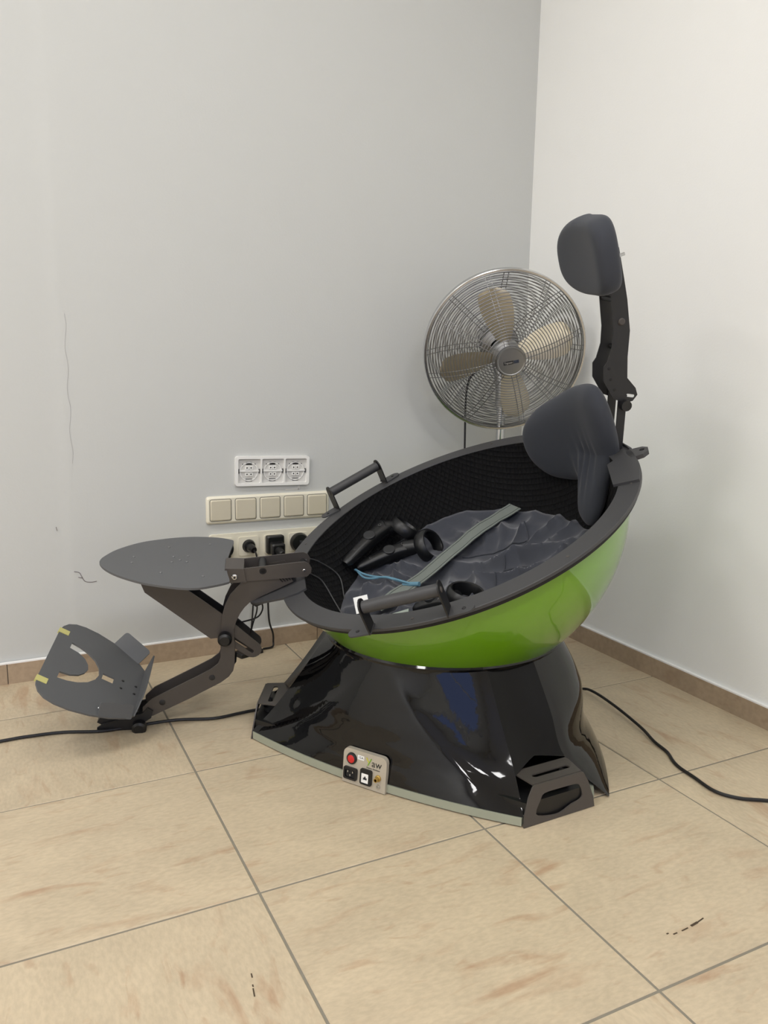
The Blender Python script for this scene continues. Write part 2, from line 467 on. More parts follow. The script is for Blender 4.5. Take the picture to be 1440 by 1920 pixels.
# ceiling luminaires (real lamps of the room)
for k, (lx, ly, lp_w) in enumerate(LAMPS):
    e = empty('ceiling_light', (lx, ly, ZC-.07), ['square ceiling light far left beside the back wall', 'square ceiling light far left towards the window', 'square ceiling light left of the simulator by the back wall', 'square ceiling light in front of the window', 'square ceiling light above the simulator near the right wall', 'square ceiling light behind the viewer nearest the right wall'][k], 'lamp', 'ceiling light panels')
    m = MB(); F_ = Frame((lx, ly, ZC-.07), (1, 0, 0), (0, 1, 0), (0, 0, 1))
    m.plate(F_, rrect(-.31, .31, -.31, .31, .01), [rrect(-.29, .29, -.29, .29, .005)], 0, .068)
    m.build('frame', 'lamp_frame', e)
    MB().box(F_, -.29, .29, -.29, .29, .02, .026).build('diffuser', 'lamp_diffuser', e)
    ld = bpy.data.lights.new('panel_light', 'AREA'); ld.shape = 'SQUARE'; ld.size = .56; ld.energy = LAMP_POWER*lp_w
    ld.color = (1.0, 0.99, 0.98)
    lo = bpy.data.objects.new('panel_light', ld); COL.objects.link(lo); lo.parent = e; lo.location = (0, 0, 0.015)

# ------------------------------------------------------------------ motion simulator
OC = V((.939, 1.566, 0))
pod = empty('motion_simulator', OC, 'green bowl shaped motion simulator seat on black glossy base with footrest', 'simulator')
_az, _ti, _th = math.radians(182), math.radians(25.17), math.radians(21.5)
Fh = V((math.cos(_az), math.sin(_az), 0)); Sv = V((-math.sin(_az), math.cos(_az), 0)); Zv = V((0, 0, 1))
BN = Fh*math.sin(_ti) + Zv*math.cos(_ti); Fd = Fh*math.cos(_ti) - Zv*math.sin(_ti)
BA = Fd*math.cos(_th) - Sv*math.sin(_th); BB = Fd*math.sin(_th) + Sv*math.cos(_th)
RC = V((.942, 1.568, .554)) - BN*.04
BF = Frame(RC, BA, BB, BN)            # bowl frame: forward, left, up from the rim plane
PF = Frame(RC, BA, BN, BB)            # side profile frame: forward, up, thickness to the left

# --- base: feet at 120 degrees
fa0 = math.atan2(-.999, .034)
def foot_frame(k):
    a = fa0 + k*2*PI/3
    d = V((math.cos(a), math.sin(a), 0)); return Frame(OC, d, V((-d.y, d.x, 0)), (0, 0, 1))
RT, ZT = .272, .252
FLARE = {(0, 1): 1, (1, -1): 1}
def edge_pt(k, sgn, t):            # panel edge from the collar down to the foot
    ff = foot_frame(k); q = RT*math.sin(math.radians(12.5))
    P = [ff(math.sqrt(RT*RT-q*q), sgn*q, ZT), ff(.325, sgn*.063, .160), ff(.387, sgn*.070, .075), ff(.437, sgn*.087, .021)]
    if FLARE.get((k % 3, sgn)): P = P[:2] + [ff(.366, sgn*.072, .075), ff(.431, sgn*.137, .003)]
    C = catmull(P, 8); x = t*(len(C)-1); i = min(int(x), len(C)-2); return C[i].lerp(C[i+1], x-i)
NS, NT = 72, 36
for k in range(3):
    # between foot k (+ side) and foot k+1 (- side)
    aA = fa0 + k*2*PI/3 + math.radians(12.5); aB = fa0 + (k+1)*2*PI/3 - math.radians(12.5)
    b0, b1 = edge_pt(k, 1, 1), edge_pt(k+1, -1, 1)
    mid = (b0+b1)/2; out = (mid-OC); out.z = 0; out.normalize()
    rows = []
    for i in range(NS+1):
        s = i/NS; a = aA+(aB-aA)*s
        top = OC + V((RT*math.cos(a), RT*math.sin(a), ZT)); bot = b0.lerp(b1, s) + out*(.036*4*s*(1-s))
        row = []
        for j in range(NT+1):
            t = j/NT
            P = top*(1-t) + bot*t + edge_pt(k, 1, t)*(1-s) + edge_pt(k+1, -1, t)*s
            P -= (edge_pt(k, 1, 0)*(1-s)+edge_pt(k+1, -1, 0)*s)*(1-t) + (b0*(1-s)+b1*s)*t
            w = math.sin(PI*s)*math.sin(PI*t)
            # triangular centre facet, pressed-in flanks towards the feet
            Lf = .03+.46*t; uu = (abs(s-.5)-Lf)/(.5-Lf)
            fl_ = 2.3*max(0, uu)**.75*max(0, 1-uu)*math.sin(PI*t)**.6
            cf = max(0, 1-max(0, uu)*3)
            P += out*((.013*w*cf + .010*w*(1-cf) - .013*fl_) if k != 0 else .040*math.sin(PI*s)**.45*math.sin(PI*t))
            P += out*(.0012*w*noise.noise(V((s*7+k*9, t*9, 1.3))))
            row.append(P)
        rows.append(row)
    m = MB(); m.grid(rows)
    m.build('shell_panel', 'black_gloss', pod, angle=60)
    # foot face between two panels
    rows = []
    for i in range(9):
        s = i/8; row = []
        for j in range(15):
            t = j/14*(.60+.06*abs(2*s-1))
            a, b_ = edge_pt(k, -1, t), edge_pt(k, 1, t)
            P = a.lerp(b_, s); d = foot_frame(k).x
            row.append(P - d*(.010*math.sin(PI*s)))
        rows.append(row)
    MB().grid(rows).build('foot_cover', 'black_deep', pod, angle=60)
    # sheet metal foot bracket
    ff = foot_frame(k)
    # front plate, leaning inward: local x = sideways, y = up the plate
    pl = Frame(ff(.441, 0, .001), ff.y, (ff(.431, 0, .078)-ff(.441, 0, .001)).normalized(), ff.x)
    br = MB()
    outer = [(-.088, 0), (.088, 0), (.086, .02), (.074, .055), (.063, .074), (.058, .0765), (-.058, .0765), (-.063, .074), (-.074, .055), (-.086, .02)]
    win = catmull2([(-.058, .02), (-.046, .045), (-.036, .056), (0, .057), (.040, .056), (.052, .05), (.058, .03), (.05, .022), (.03, .018), (0, .008), (-.03, .010)], 3)
    br.plate(pl, outer, [win], -.003, 0)
    bro = br.build('foot_bracket', 'arm_metal', pod)
    tf = Frame(ff(.4275, 0, .0775), ff.y, -ff.x, (0, 0, 1))
    m = MB(); m.plate(tf, [(-.060, 0), (.060, 0), (.070, .05), (.068, .058), (-.062, .058), (-.066, .05)], [slot((-.035, .026), (.045, .026), .006)], -.003, 0)
    m.build('top_flange', 'arm_metal', bro)
    m = MB(); m.lathe(Frame(ff(.405, .03, 0), ff.x, ff.y, (0, 0, 1)), [(0, .046), (.014, .046), (.016, .05), (.016, .058), (.006, .062), (.006, .077)], 16)
    m.build('levelling_foot', 'rubber', pod)
# acrylic edge strips of the base plate and the dark tub inside
for k in range(3):
    b0, b1 = foot_frame(k)(.434, .088, 0), foot_frame(k+1)(.434, -.088, 0); mid = (b0+b1)/2; out = (mid-OC); out.z = 0; out.normalize()
    so_, si_ = [], []
    for i in range(25):
        s = i/24; q = b0.lerp(b1, s) + out*(.036*4*s*(1-s)); so_.append(((q+out*.003).x-OC.x, (q+out*.003).y-OC.y)); q = q-out*.02; si_.append((q.x-OC.x, q.y-OC.y))
    m = MB(); m.plate(Frame(OC, (1, 0, 0), (0, 1, 0), (0, 0, 1)), so_+si_[::-1], [], .003, .020)
    m.build('edge_strip', 'acrylic', pod)['label'] = 'pale translucent acrylic edge strip'
tb = []
for k in range(3):
    for sg in (-1, 1): q = foot_frame(k)(.433, sg*.078, 0); tb.append((q.x-OC.x, q.y-OC.y))
m = MB(); m.plate(Frame(OC, (1, 0, 0), (0, 1, 0), (0, 0, 1)), tb, [], .004, .045); m.build('base_tub', 'black_satin', pod)
m = MB(); m.lathe(Frame(OC, (1, 0, 0), (0, 1, 0), (0, 0, 1)), [(RT-.004, ZT-.006), (RT+.0015, ZT-.004), (RT+.004, ZT+.002), (RT+.001, ZT+.008), (RT-.006, ZT+.009), (RT-.010, ZT+.004), (RT-.012, ZT-.03)], 96)
m.build('collar_ring', 'black_gloss', pod)

# control panel on the front of the base
Lp = V((.513, 1.687, 0)); tdir = V((.531, -.847, 0)); ndir = V((-.847, -.531, 0))
cpo = Lp + tdir*.330 + ndir*.041
CPF = Frame(cpo + V((0, 0, .003)), tdir, (V((0, 0, 1)) - ndir*.10).normalized(), ndir)
m = MB(); m.plate(CPF, [(-.053, -.001), (.052, -.001)] + [p for p in rrect(-.053, .052, 0, .073, .012, 4) if p[1] > .02][:], [], -.009, .001)
cp = m.build('control_panel', 'panel_silver', pod); cp['label'] = 'silver socket panel with red rocker switch'
m = MB(); m.lathe(CPF.sub((-.032, .053, .001), (1, 0, 0), (0, 1, 0), (0, 0, 1)), [(0.0085, .0045), (.0115, .0035), (.0125, 0)], 24); m.build('switch_bezel', 'black_plastic', cp)
m = MB(); m.lathe(CPF.sub((-.032, .053, .001), (1, 0, 0), (0, 1, 0), (0, 0, 1)), [(0, .0052), (.006, .005), (.009, .004), (.009, 0)], 24); m.build('rocker_switch', 'red_plastic', cp)
m = MB(); m.plate(CPF, rrect(-.049, -.016, .008, .034, .004), [rrect(-.045, -.020, .012, .029, .004)], .001, .005)
il = m.build('power_inlet', 'black_plastic', cp)
MB().box(CPF, -.045, -.020, .012, .029, .0008, .0016).build('inlet_floor', 'rubber', il)
for dx, dy in ((-.006, .004), (.006, .004), (0, -.003)):
    MB().box(CPF, -.0325+dx-.0011, -.0325+dx+.0011, .0205+dy-.002, .0205+dy+.002, .001, .0042).build('contact_pin', 'chrome', il)
m = MB(); m.plate(CPF, rrect(-.008, .020, .007, .040, .004), [rrect(-.0045, .0125, .011, .031, .001)], .001, .005)
np_ = m.build('network_port', 'black_plastic', cp)
m = MB(); m.plate(CPF, rrect(-.0045, .0125, .011, .031, .001), [[(-.001, .016), (.009, .016), (.009, .022), (.006, .022), (.006, .025), (.002, .025), (.002, .022), (-.001, .022)]], .001, .0045); m.build('port_insert', 'white_plastic', np_)
MB().box(CPF, -.003, .011, .013, .027, .001, .0015).build('port_floor', 'dark_print', np_)
m = MB(); m.lathe(CPF.sub((.034, .028, .001), (1, 0, 0), (0, 1, 0), (0, 0, 1)), [(.0068, 0), (.0068, .002), (.0045, .003), (.0045, .011), (.003, .011), (.003, .004)], 14); m.build('antenna_connector', 'brass', cp)
m = MB(); m.lathe(CPF.sub((.035, .0105, .001), (1, 0, 0), (0, 1, 0), (0, 0, 1)), [(.005, 0), (.0045, .002), (.0025, .002), (.0025, .0005)], 14); m.build('audio_jack', 'chrome', cp)
MB().box(CPF, -.018, -.0025, .055, .064, .001, .0014).build('sticker', 'paper', cp)
text('15A', .0075, CPF.sub((-.010, .0595, .0014), (1, 0, 0), (0, 1, 0), (0, 0, 1)), 'dark_print', 'sticker_lettering', cp, .0002)
lf = CPF.sub((.024, .056, .001), (1, 0, 0), (0, 1, 0), (0, 0, 1))
text('aw', .021, CPF.sub((.0285, .0545, .0012), (1, 0, 0), (0, 1, 0), (0, 0, 1)), 'dark_print', 'logo_lettering', cp)
MB().ribbon([lf(-.0205, .008, .0006), lf(-.0145, -.001, .0006)], lf.vec(.8, .5, 0), .0022, .0006, 1).build('logo_stroke', 'logo_yellow', cp)
MB().ribbon([lf(-.0085, .008, .0006), lf(-.0165, -.008, .0006)], lf.vec(.9, -.4, 0), .0022, .0006, 1).build('logo_stroke', 'logo_green', cp)
text('Motion Simulator', .0046, CPF.sub((.021, .0435, .0012), (1, 0, 0), (0, 1, 0), (0, 0, 1)), 'dark_print', 'subtitle_lettering', cp, .0002)

# --- bowl
SRO, SRI = .405, .386
def sphere_prof(R, h0, n=40):
    t0 = math.acos((h0-.04)/R); return [(R*math.sin(t0+(PI-t0)*i/n), .04+R*math.cos(t0+(PI-t0)*i/n)) for i in range(n+1)]
m = MB(); m.lathe(BF, sphere_prof(SRO, -.016), 128); m.build('bowl_shell', 'green_gloss', pod, angle=80)['label'] = 'glossy lime green bowl shell'
prof = sphere_prof(SRI, -.001, 44); rows = []
m = MB(); m.lathe(BF, prof, 128)
lin = m.build('bowl_lining', 'lining', pod, angle=80, merge=False)
uvl = lin.data.uv_layers.new(name='UVMap')
io = world_loc(pod)
for poly in lin.data.polygons:
    base = None
    for li in poly.loop_indices:
        p = lin.data.vertices[lin.data.loops[li].vertex_index].co + io - RC
        x, y, z = p.dot(BA), p.dot(BB), p.dot(BN)-.04
        th = math.acos(max(-1, min(1, -z/SRI))); ph = math.atan2(y, x); r_ = th*SRI
        uvl.data[li].uv = (r_*math.cos(ph), r_*math.sin(ph))
m = MB(); m.lathe(BF, [(.3825, -.002), (.3832, 0), (.429, 0), (.43, -.001), (.43, -.007), (.424, -.008)], 160); rimo = m.build('rim_flange', 'rim_grey', pod, angle=30)
m = MB(); m.lathe(BF, [(.424, -.0075), (.4255, -.011), (.424, -.017), (.414, -.0195), (.402, -.019)], 128); m.build('rim_seal', 'rubber', pod)
def bolt(fr, r, h, parent, material='chrome'):
    m = MB(); m.lathe(fr, [(0, h), (r*.7, h), (r, h*.5), (r, 0)], 12); m.build('bolt', material, parent)
for ang in (65, 110, 150, -30, -75, -120):
    a = math.radians(ang); bolt(BF.sub((.41*math.cos(a), .41*math.sin(a), 0), (1, 0, 0), (0, 1, 0), (0, 0, 1)), .0035, .0012, rimo, 'arm_metal')

# --- seat cushion in the bowl
def he(a): return -.138 + .17*min(a+.05, 0)
def cushion_h(a, b):
    rho = min(1, math.hypot(a, b)/.35)
    h = he(a*1.0) - .045*(1-rho*rho)
    w = (1-rho**6)
    u_ = a*.75+b*.65; v_ = -a*.65+b*.75
    g1 = 1-abs(math.sin(u_*26+1.8*math.sin(v_*8)+noise.noise(V((a*6, b*6, 0)))*2.4))
    g2 = 1-abs(math.sin(a*30-b*11+noise.noise(V((a*8, b*8, 5)))*2.6))
    m1 = max(0, noise.noise(V((a*5, b*5, 9.3)))+.35); m2 = max(0, noise.noise(V((a*5, b*5, 4.4)))+.3)
    h += w*(w*(.040*m1*g1**1.5 + .036*m2*g2**1.5) + .026*noise.noise(V((a*8, b*8, 3.1))) + .004*noise.noise(V((a*30, b*30, 1.1))) - .014)
    ph = math.atan2(b, a)
    rf = max(0, min(1, (rho-.35)/.4)); rf = rf*rf*(3-2*rf)*(1-rho**5)
    rd = (1-abs(math.sin(ph*13+2.5*noise.noise(V((a*6, b*6, 7)))+1.2*math.sin(rho*5))))**1.4
    h += rf*.028*rd*(.5+.9*max(0, .4+noise.noise(V((ph*2.1, 2, 2)))))
    h += .016*math.exp(-((b+.02)/.12)**2)*math.exp(-((a+.12)/.14)**2)
    return h
rows = []
NA, NR = 200, 70
for i in range(NA):
    ph = 2*PI*i/NA; row = []
    ca, sa = math.cos(ph), math.sin(ph)
    r_edge = .352
    for _ in range(3):
        hh = he(r_edge*ca); r_edge = math.sqrt((SRI-.004)**2-(hh-.04)**2)
    for j in range(NR+1):
        rr = r_edge*j/NR; row.append(BF(rr*ca, rr*sa, cushion_h(rr*ca, rr*sa) + .006*math.exp(-((j-NR+3)/2.6)**2)))
    hh = he(r_edge*ca)-.03; row.append(BF((r_edge-.012)*ca, (r_edge-.012)*sa, hh))
    rows.append(row)
m = MB(); m.grid(rows, close_u=True); seat = m.build('seat_cushion', 'velvet', pod, angle=80)
def on_c(a, b, dz=.003): return BF(a, b, cushion_h(a, b)+dz)
for path in ([(-.19, -.19), (-.17, -.12), (-.12, -.06), (-.07, .0), (-.03, .06)], [(-.17, -.12), (-.09, -.12), (0, -.14)], [(-.07, 0), (-.2, .06), (-.27, .12)], [(.02, .02), (.1, .08), (.16, .15)]):
    P = catmull([V((a, b, 0)) for a, b in path], 6)
    MB().tube([on_c(p.x, p.y, .0015) for p in P], .0022, 6, 0).build('seam_piping', 'fabric_grey', seat)
bp_ = [(-.192, -.258), (-.155, -.242), (-.07, -.20), (.02, -.145), (.115, -.085), (.19, -.04), (.25, .0)]
P = catmull([V((a, b, 0)) for a, b in bp_], 5)
side = V((.5, .86, 0))
rows = []
for i, p in enumerate(P):
    t = (P[min(i+1, len(P)-1)]-P[max(i-1, 0)]).normalized(); n_ = V((-t.y, t.x, 0)); row = []
    for k in range(7):
        q = p + n_*(.046*(k/6-.5)); hgt = cushion_h(q.x, q.y)
        hgt = .12*hgt + .88*(he(q.x)-.030*(1-(math.hypot(q.x, q.y)/.35)**2)) + .012
        row.append(BF(q.x, q.y, max(hgt, .5*hgt+.5*(cushion_h(q.x, q.y)+.003))))
    rows.append(row)
m = MB(); m.grid(rows); m.grid([[v - BN*.0015 for v in r_] for r_ in rows]); belt = m.build('seat_belt', 'belt', pod, angle=60, recalc=False, merge=False)
for k in (1, 5):
    MB().tube([r_[k]+BN*.0004 for r_ in rows], .0009, 5, 0).build('stitching', 'belt_seam', belt)

# --- cushions
def pillow(name, fr_fn, outline, center, T, pw, parent, nr=18, power=2.0):
    n = len(outline); front, back = [], []
    for (x, y) in outline:
        fr_, bk_ = [], []
        for j in range(nr+1):
            u = math.sin(PI/2*j/nr); q = T*(max(0, 1-u**pw))**(1/power)
            X, Y = center[0]+(x-center[0])*u, center[1]+(y-center[1])*u
            fr_.append(fr_fn(X, Y, q)); bk_.append(fr_fn(X, Y, -q*.75))
        front.append(fr_); back.append(bk_)
    m = MB(); m.grid(front, True); m.grid([r_[::-1] for r_ in back], True)
    return m.build(name, 'fabric_grey', parent, angle=70)
def back_map(b, h, q):
    bn = min(b, 0); st_ = max(0, min(1, (b+.13)/.08)); st_ = st_*st_*(3-2*st_)
    a0 = -.396 + 2.75*bn*bn + .52*max(0, -h)*st_
    nb = -5.5*bn; l = math.hypot(1, nb)
    wr = .0045*math.sin(b*230+h*18)*math.exp(-((h+.03)/.05)**2)*math.exp(-((b+.045)/.05)**2) if q > 0 else 0
    return BF(a0 + (q+wr)/l, b + (q+wr)*nb/l, h)
ol = [(0, .165), (.03, .152), (.046, .11), (.046, .05), (.030, -.02), (.020, -.08), (.014, -.138), (-.008, -.168), (-.045, -.160), (-.070, -.130), (-.088, -.105), (-.112, -.098), (-.15, -.098), (-.19, -.083), (-.215, -.042), (-.222, .012), (-.212, .060), (-.180, .100), (-.13, .128), (-.07, .153)]
bc = pillow('backrest_cushion', back_map, catmull2(ol, 8), (-.06, .03), .036, 4.2, pod, 34)
def head_map(b, h, q):
    a0 = -.478 + .55*b*b - .12*(h-.435)
    return BF(a0 + q, b, h)
ho = []
for i in range(72):
    t = 2*PI*i/72; c, s = math.cos(t), math.sin(t)
    ex = 2/6.0 if c > 0 else 2/2.0
    ho.append((.126*math.copysign(abs(c)**ex, c),   .430 + (.078 if c > 0 else .080)*math.copysign(abs(s)**(2/2.7), s) + .004*s*s))
hc = pillow('headrest_cushion', head_map, ho, (0, .430), .030, 14.0, pod, 30, 2.6)
MB().tube([BF(-.495, .085, .425), BF(-.512, .085, .424)], .0035, 10, 0).build('mounting_pin', 'chrome', hc)
# --- headrest arm (two side plates)
harm = [(-.50, .43), (-.493, .375), (-.484, .342), (-.475, .298), (-.470, .272), (-.457, .236), (-.438, .208), (-.427, .2), (-.418, .17), (-.428, .123), (-.442, .111), (-.446, .103), (-.469, .101), (-.483, .110),
        (-.483, .127), (-.471, .156), (-.484, .201), (-.504, .254), (-.516, .32), (-.521, .366), (-.527, .43)]
for b_ in (.03, -.033):
    m = MB(); m.plate(PF, harm, [slot((-.473, .111), (-.461, .118), .0035)], b_-.003, b_)
    hp = m.build('headrest_arm', 'arm_dark', pod)
    if b_ > 0:
        bolt(PF.sub((-.491, .28, b_), (1, 0, 0), (0, 1, 0), (0, 0, 1)), .008, .004, hp, 'arm_metal')
        for a, h in ((-.437, .192), (-.434, .168), (-.436, .142)):
            bolt(PF.sub((a, h, b_), (1, 0, 0), (0, 1, 0), (0, 0, 1)), .0035, .0006, hp, 'rubber')
for b_ in (.026, -.029):
    m = MB(); m.plate(PF, [(-.398, .002), (-.418, .002), (-.462, .118), (-.442, .122)], [], b_-.003, b_); m.build('support_bar', 'arm_dark', pod)
for a, h in ((-.5, .40), (-.49, .33), (-.447, .125), (-.478, .22)):
    MB().tube([BF(a, -.032, h), BF(a, .029, h)], .006, 10, 0).build('spacer', 'arm_dark', pod)
MB().tube([BF(-.448, .03, .100), BF(-.448, .044, .100)], .012, 14, 0).build('clamp_knob', 'black_satin', pod)
# rear mounting plate on the rim
rp = []
for i in range(25):
    a = math.radians(180-30+60*i/24); rp.append((.428*math.cos(a), .428*math.sin(a)))
rp = [(x, y) for x, y in rp]; rp += [(-.34, -.19), (-.412, -.09), (-.43, -.055), (-.43, .052), (-.355, .085), (-.322, .19)]
m = MB(); m.plate(BF, rp, [], .0, .006); rmp = m.build('rear_mount_plate', 'rim_grey', pod)
for s_ in (1, -1):
    m = MB(); m.plate(BF, [(-.41, s_*.06), (-.428, s_*.058), (-.448, s_*.068), (-.455, s_*.082), (-.448, s_*.098), (-.432, s_*.106), (-.405, s_*.1)], [circle(-.44, s_*.083, .006)], -.004, .006)
    m.build('strap_lug', 'rim_grey', rmp)

# --- grab handles on the rim
for s_ in (1, -1):
    p0, p1 = V((.250, s_*.352, .052)), V((.108, s_*.406, .052))
    d = (p1-p0).normalized(); n_ = V((-d.y, d.x, 0))
    m = MB(); m.tube([BF(*p0), BF(*p1)], .0125, 20, 0); hd = m.build('grab_handle', 'rim_grey', pod)
    for p, e in ((p0, -1), (p1, 1)):
        fr = Frame(BF(p.x, p.y, 0), BF.vec(n_.x, n_.y, 0), BN, BF.vec(d.x, d.y, 0))
        o = [(-.018, 0), (.018, 0), (.018, .052)] + [(.018*math.cos(t), .052+.018*math.sin(t)) for t in [PI*k/8 for k in range(1, 8)]] + [(-.018, .052)]
        m = MB(); m.plate(fr, o, [], -.0015+e*.003, .0015+e*.003)
        bk = m.build('handle_bracket', 'black_satin', hd)
        tab = Frame(BF(p.x, p.y, 0), BF.vec(d.x, d.y, 0)*e, BF.vec(n_.x, n_.y, 0), BN)
        m = MB(); m.plate(tab, [(0, -.018), (.03, -.016)] + [(.036+.016*math.cos(t), .016*math.sin(t)) for t in [-PI/2+PI*k/8 for k in range(1, 8)]] + [(.03, .016), (0, .018)], [], .0005, .0035)
        m.build('mounting_tab', 'rim_grey', hd)
        bolt(tab.sub((.032, 0, .0035), (1, 0, 0), (0, 1, 0), (0, 0, 1)), .004, .0015, hd, 'black_satin')
        bolt(fr.sub((0, .052, e*.0045), (1, 0, 0), (0, 1, 0), (0, 0, e)), .006, .002, hd, 'arm_metal')

# --- front mounting plate under the arms
mp = [(.37, -.075), (.40, -.075), (.49, -.06), (.505, -.04), (.505, .01), (.492, .028), (.425, .06), (.39, .065), (.37, .06)]
m = MB(); m.plate(BF, mp, [], -.001, .004); m.build('front_mount_plate', 'rim_grey', pod)
# wedge shaped motor housing below the arm
hs = [(.385, .004), (.40, .042), (.47, .05), (.51, .03), (.49, .006)]
m = MB(); m.plate(PF, [(.39, .003), (.395, .03), (.43, .044), (.49, .052), (.50, .03), (.485, .003)], [], -.036, .002); m.build('hinge_housing', 'arm_dark', pod)
for k in range(4):
    MB().tube([BF(.40+.006*k, .010, .016+.001*k), BF(.404+.006*k, .010, .028+.001*k)], .0012, 5, 0).build('vent_slot', 'rubber', pod)
# upper arm, two plates and an end block
uarm = [(.49, .090), (.366, .050), (.352, .045), (.345, .036), (.344, .024), (.350, .014), (.362, .009), (.467, .048), (.495, .058)]
for b_, mt in ((.014, 'arm_metal'), (-.044, 'arm_metal')):
    m = MB(); m.plate(PF, uarm, [circle(.447, .064, .0085)] if b_ > 0 else [], b_-.003, b_); up_ = m.build('upper_arm_plate', mt, pod)
    bolt(PF.sub((.362, .026, b_), (1, 0, 0), (0, 1, 0), (0, 0, 1)), .0035, .0015, up_)
    if b_ > 0: bolt(PF.sub((.447, .064, b_-.004), (1, 0, 0), (0, 1, 0), (0, 0, 1)), .008, .002, up_, 'rubber')
MB().tube([BF(.447, -.044, .066), BF(.447, .012, .066)], .009, 12, 0).build('spacer', 'arm_dark', pod)
MB().tube([BF(.362, -.044, .026), BF(.362, .012, .026)], .006, 12, 0).build('spacer', 'arm_dark', pod)
m = MB(); m.plate(PF, [(.483, .088), (.520, .106), (.529, .096), (.531, .078), (.526, .070), (.492, .056)], [], -.047, .017); blk = m.build('end_block', 'arm_metal', pod)
bolt(PF.sub((.510, .079, .017), (1, 0, 0), (0, 1, 0), (0, 0, 1)), .0072, .004, blk)
bolt(PF.sub((.510, .079, .021), (1, 0, 0), (0, 1, 0), (0, 0, 1)), .0028, .0006, blk, 'arm_dark')

# --- tray
ta = math.radians(25.85)
TF = Frame(BF(.522, -.018, .099), BF.vec(math.cos(ta), 0, math.sin(ta)), BB, BF.vec(-math.sin(ta), 0, math.cos(ta)))
to = [(0, 0), (-.004, .049), (-.010, .089), (-.004, .100), (.021, .115), (.054, .129), (.088, .130), (.133, .119), (.177, .102), (.229, .067), (.261, .033), (.277, .003), (.279, -.017), (.274, -.038), (.252, -.081), (.205, -.128), (.15, -.155), (.11, -.167), (.074, -.172), (.027, -.169), (-.002, -.158), (-.013, -.143), (-.006, -.078)]
m = MB(); m.plate(TF, catmull2(to, 4), [], -.002, .003); tray = m.build('tray', 'plate_grey', pod); tray['label'] = 'grey surfboard shaped metal tray'
for x, y in ((.137, -.098), (.043, -.121), (.209, -.036), (.209, -.002), (.121, -.04), (.089, -.045), (.105, -.022), (.122, -.008), (.089, -.011), (.14, .052), (.048, .069)):
    bolt(TF.sub((x, y, .003), (1, 0, 0), (0, 1, 0), (0, 0, 1)), .003, .002, tray, 'bolt_grey')
# --- strut under the tray with slotted end
st = [(.707, .146), (.709, .124), (.628, -.045), (.61, -.051), (.589, -.092), (.572, -.122)]
st += [(.553+.021*math.cos(t), -.113+.021*math.sin(t)) for t in [math.radians(-28-20*k) for k in range(0, 9)]]
st += [(.578, .003), (.622, .091), (.650, .146)]
for b_ in (.004, -.037):
    m = MB(); m.plate(PF, st, [slot((.556, -.117), (.590, -.050), .0042)], b_-.003, b_); m.build('strut_plate', 'arm_metal' if b_ > 0 else 'arm_dark', pod)
m = MB(); m.plate(Frame(BF(.69, 0, .143), BF.vec(0, 1, 0), BF.vec(-math.cos(ta), 0, -math.sin(ta)), BF.vec(-math.sin(ta), 0, math.cos(ta))), [(-.038, -.012), (.004, -.012), (.004, .06), (-.038, .06)], [], .002, .008); m.build('strut_flange', 'arm_dark', pod)
# --- curved leg arm
leg = [(.400, .045), (.47, .062), (.5, .058), (.539, .04), (.562, .02), (.578, .0), (.590, -.022), (.608, -.056), (.628, -.098), (.640, -.110), (.662, -.116), (.697, -.119), (.817, -.127), (.846, -.138), (.852, -.150),
       (.848, -.164), (.836, -.169), (.74, -.165), (.655, -.158), (.632, -.152), (.616, -.142), (.606, -.128), (.586, -.085), (.569, -.044), (.556, -.028), (.539, -.013), (.523, -.003), (.508, .003), (.477, .006), (.396, .009)]
for b_ in (.009, -.043):
    m = MB(); m.plate(PF, leg, [], b_-.003, b_); lp = m.build('leg_arm_plate', 'arm_metal', pod)
    if b_ > 0:
        for a, h in ((.668, -.137), (.80, -.146)):
            bolt(PF.sub((a, h, b_), (1, 0, 0), (0, 1, 0), (0, 0, 1)), .007, .002, lp, 'arm_dark')
m = MB(); m.plate(PF, [(.60, -.125), (.64, -.152), (.836, -.167), (.84, -.155), (.66, -.146), (.625, -.13)], [], -.042, .006); m.build('leg_arm_web', 'arm_dark', pod)
m = MB(); m.plate(PF, [(.478, .008), (.508, .005), (.54, -.011), (.568, -.043), (.604, -.124), (.609, -.126), (.574, -.044), (.545, -.008), (.512, .009), (.48, .014)], [], -.042, .006); m.build('leg_arm_web', 'arm_dark', pod)
m = MB(); m.lathe(PF.sub((.595, -.052, .010), (1, 0, 0), (0, 1, 0), (0, 0, 1)), [(0, .022), (.011, .022), (.016, .018), (.017, .010), (.015, .002), (.015, 0)], 20); m.build('clamp_knob', 'black_plastic', pod)
MB().tube([BF(.595, -.05, -.052), BF(.595, .012, -.052)], .006, 10, 0).build('clamp_screw', 'arm_dark', pod)
m = MB(); m.lathe(PF.sub((.595, -.052, -.046), (1, 0, 0), (0, 1, 0), (0, 0, -1)), [(0, .018), (.011, .018), (.016, .015), (.016, .004), (.014, 0)], 20); m.build('clamp_knob', 'black_plastic', pod)

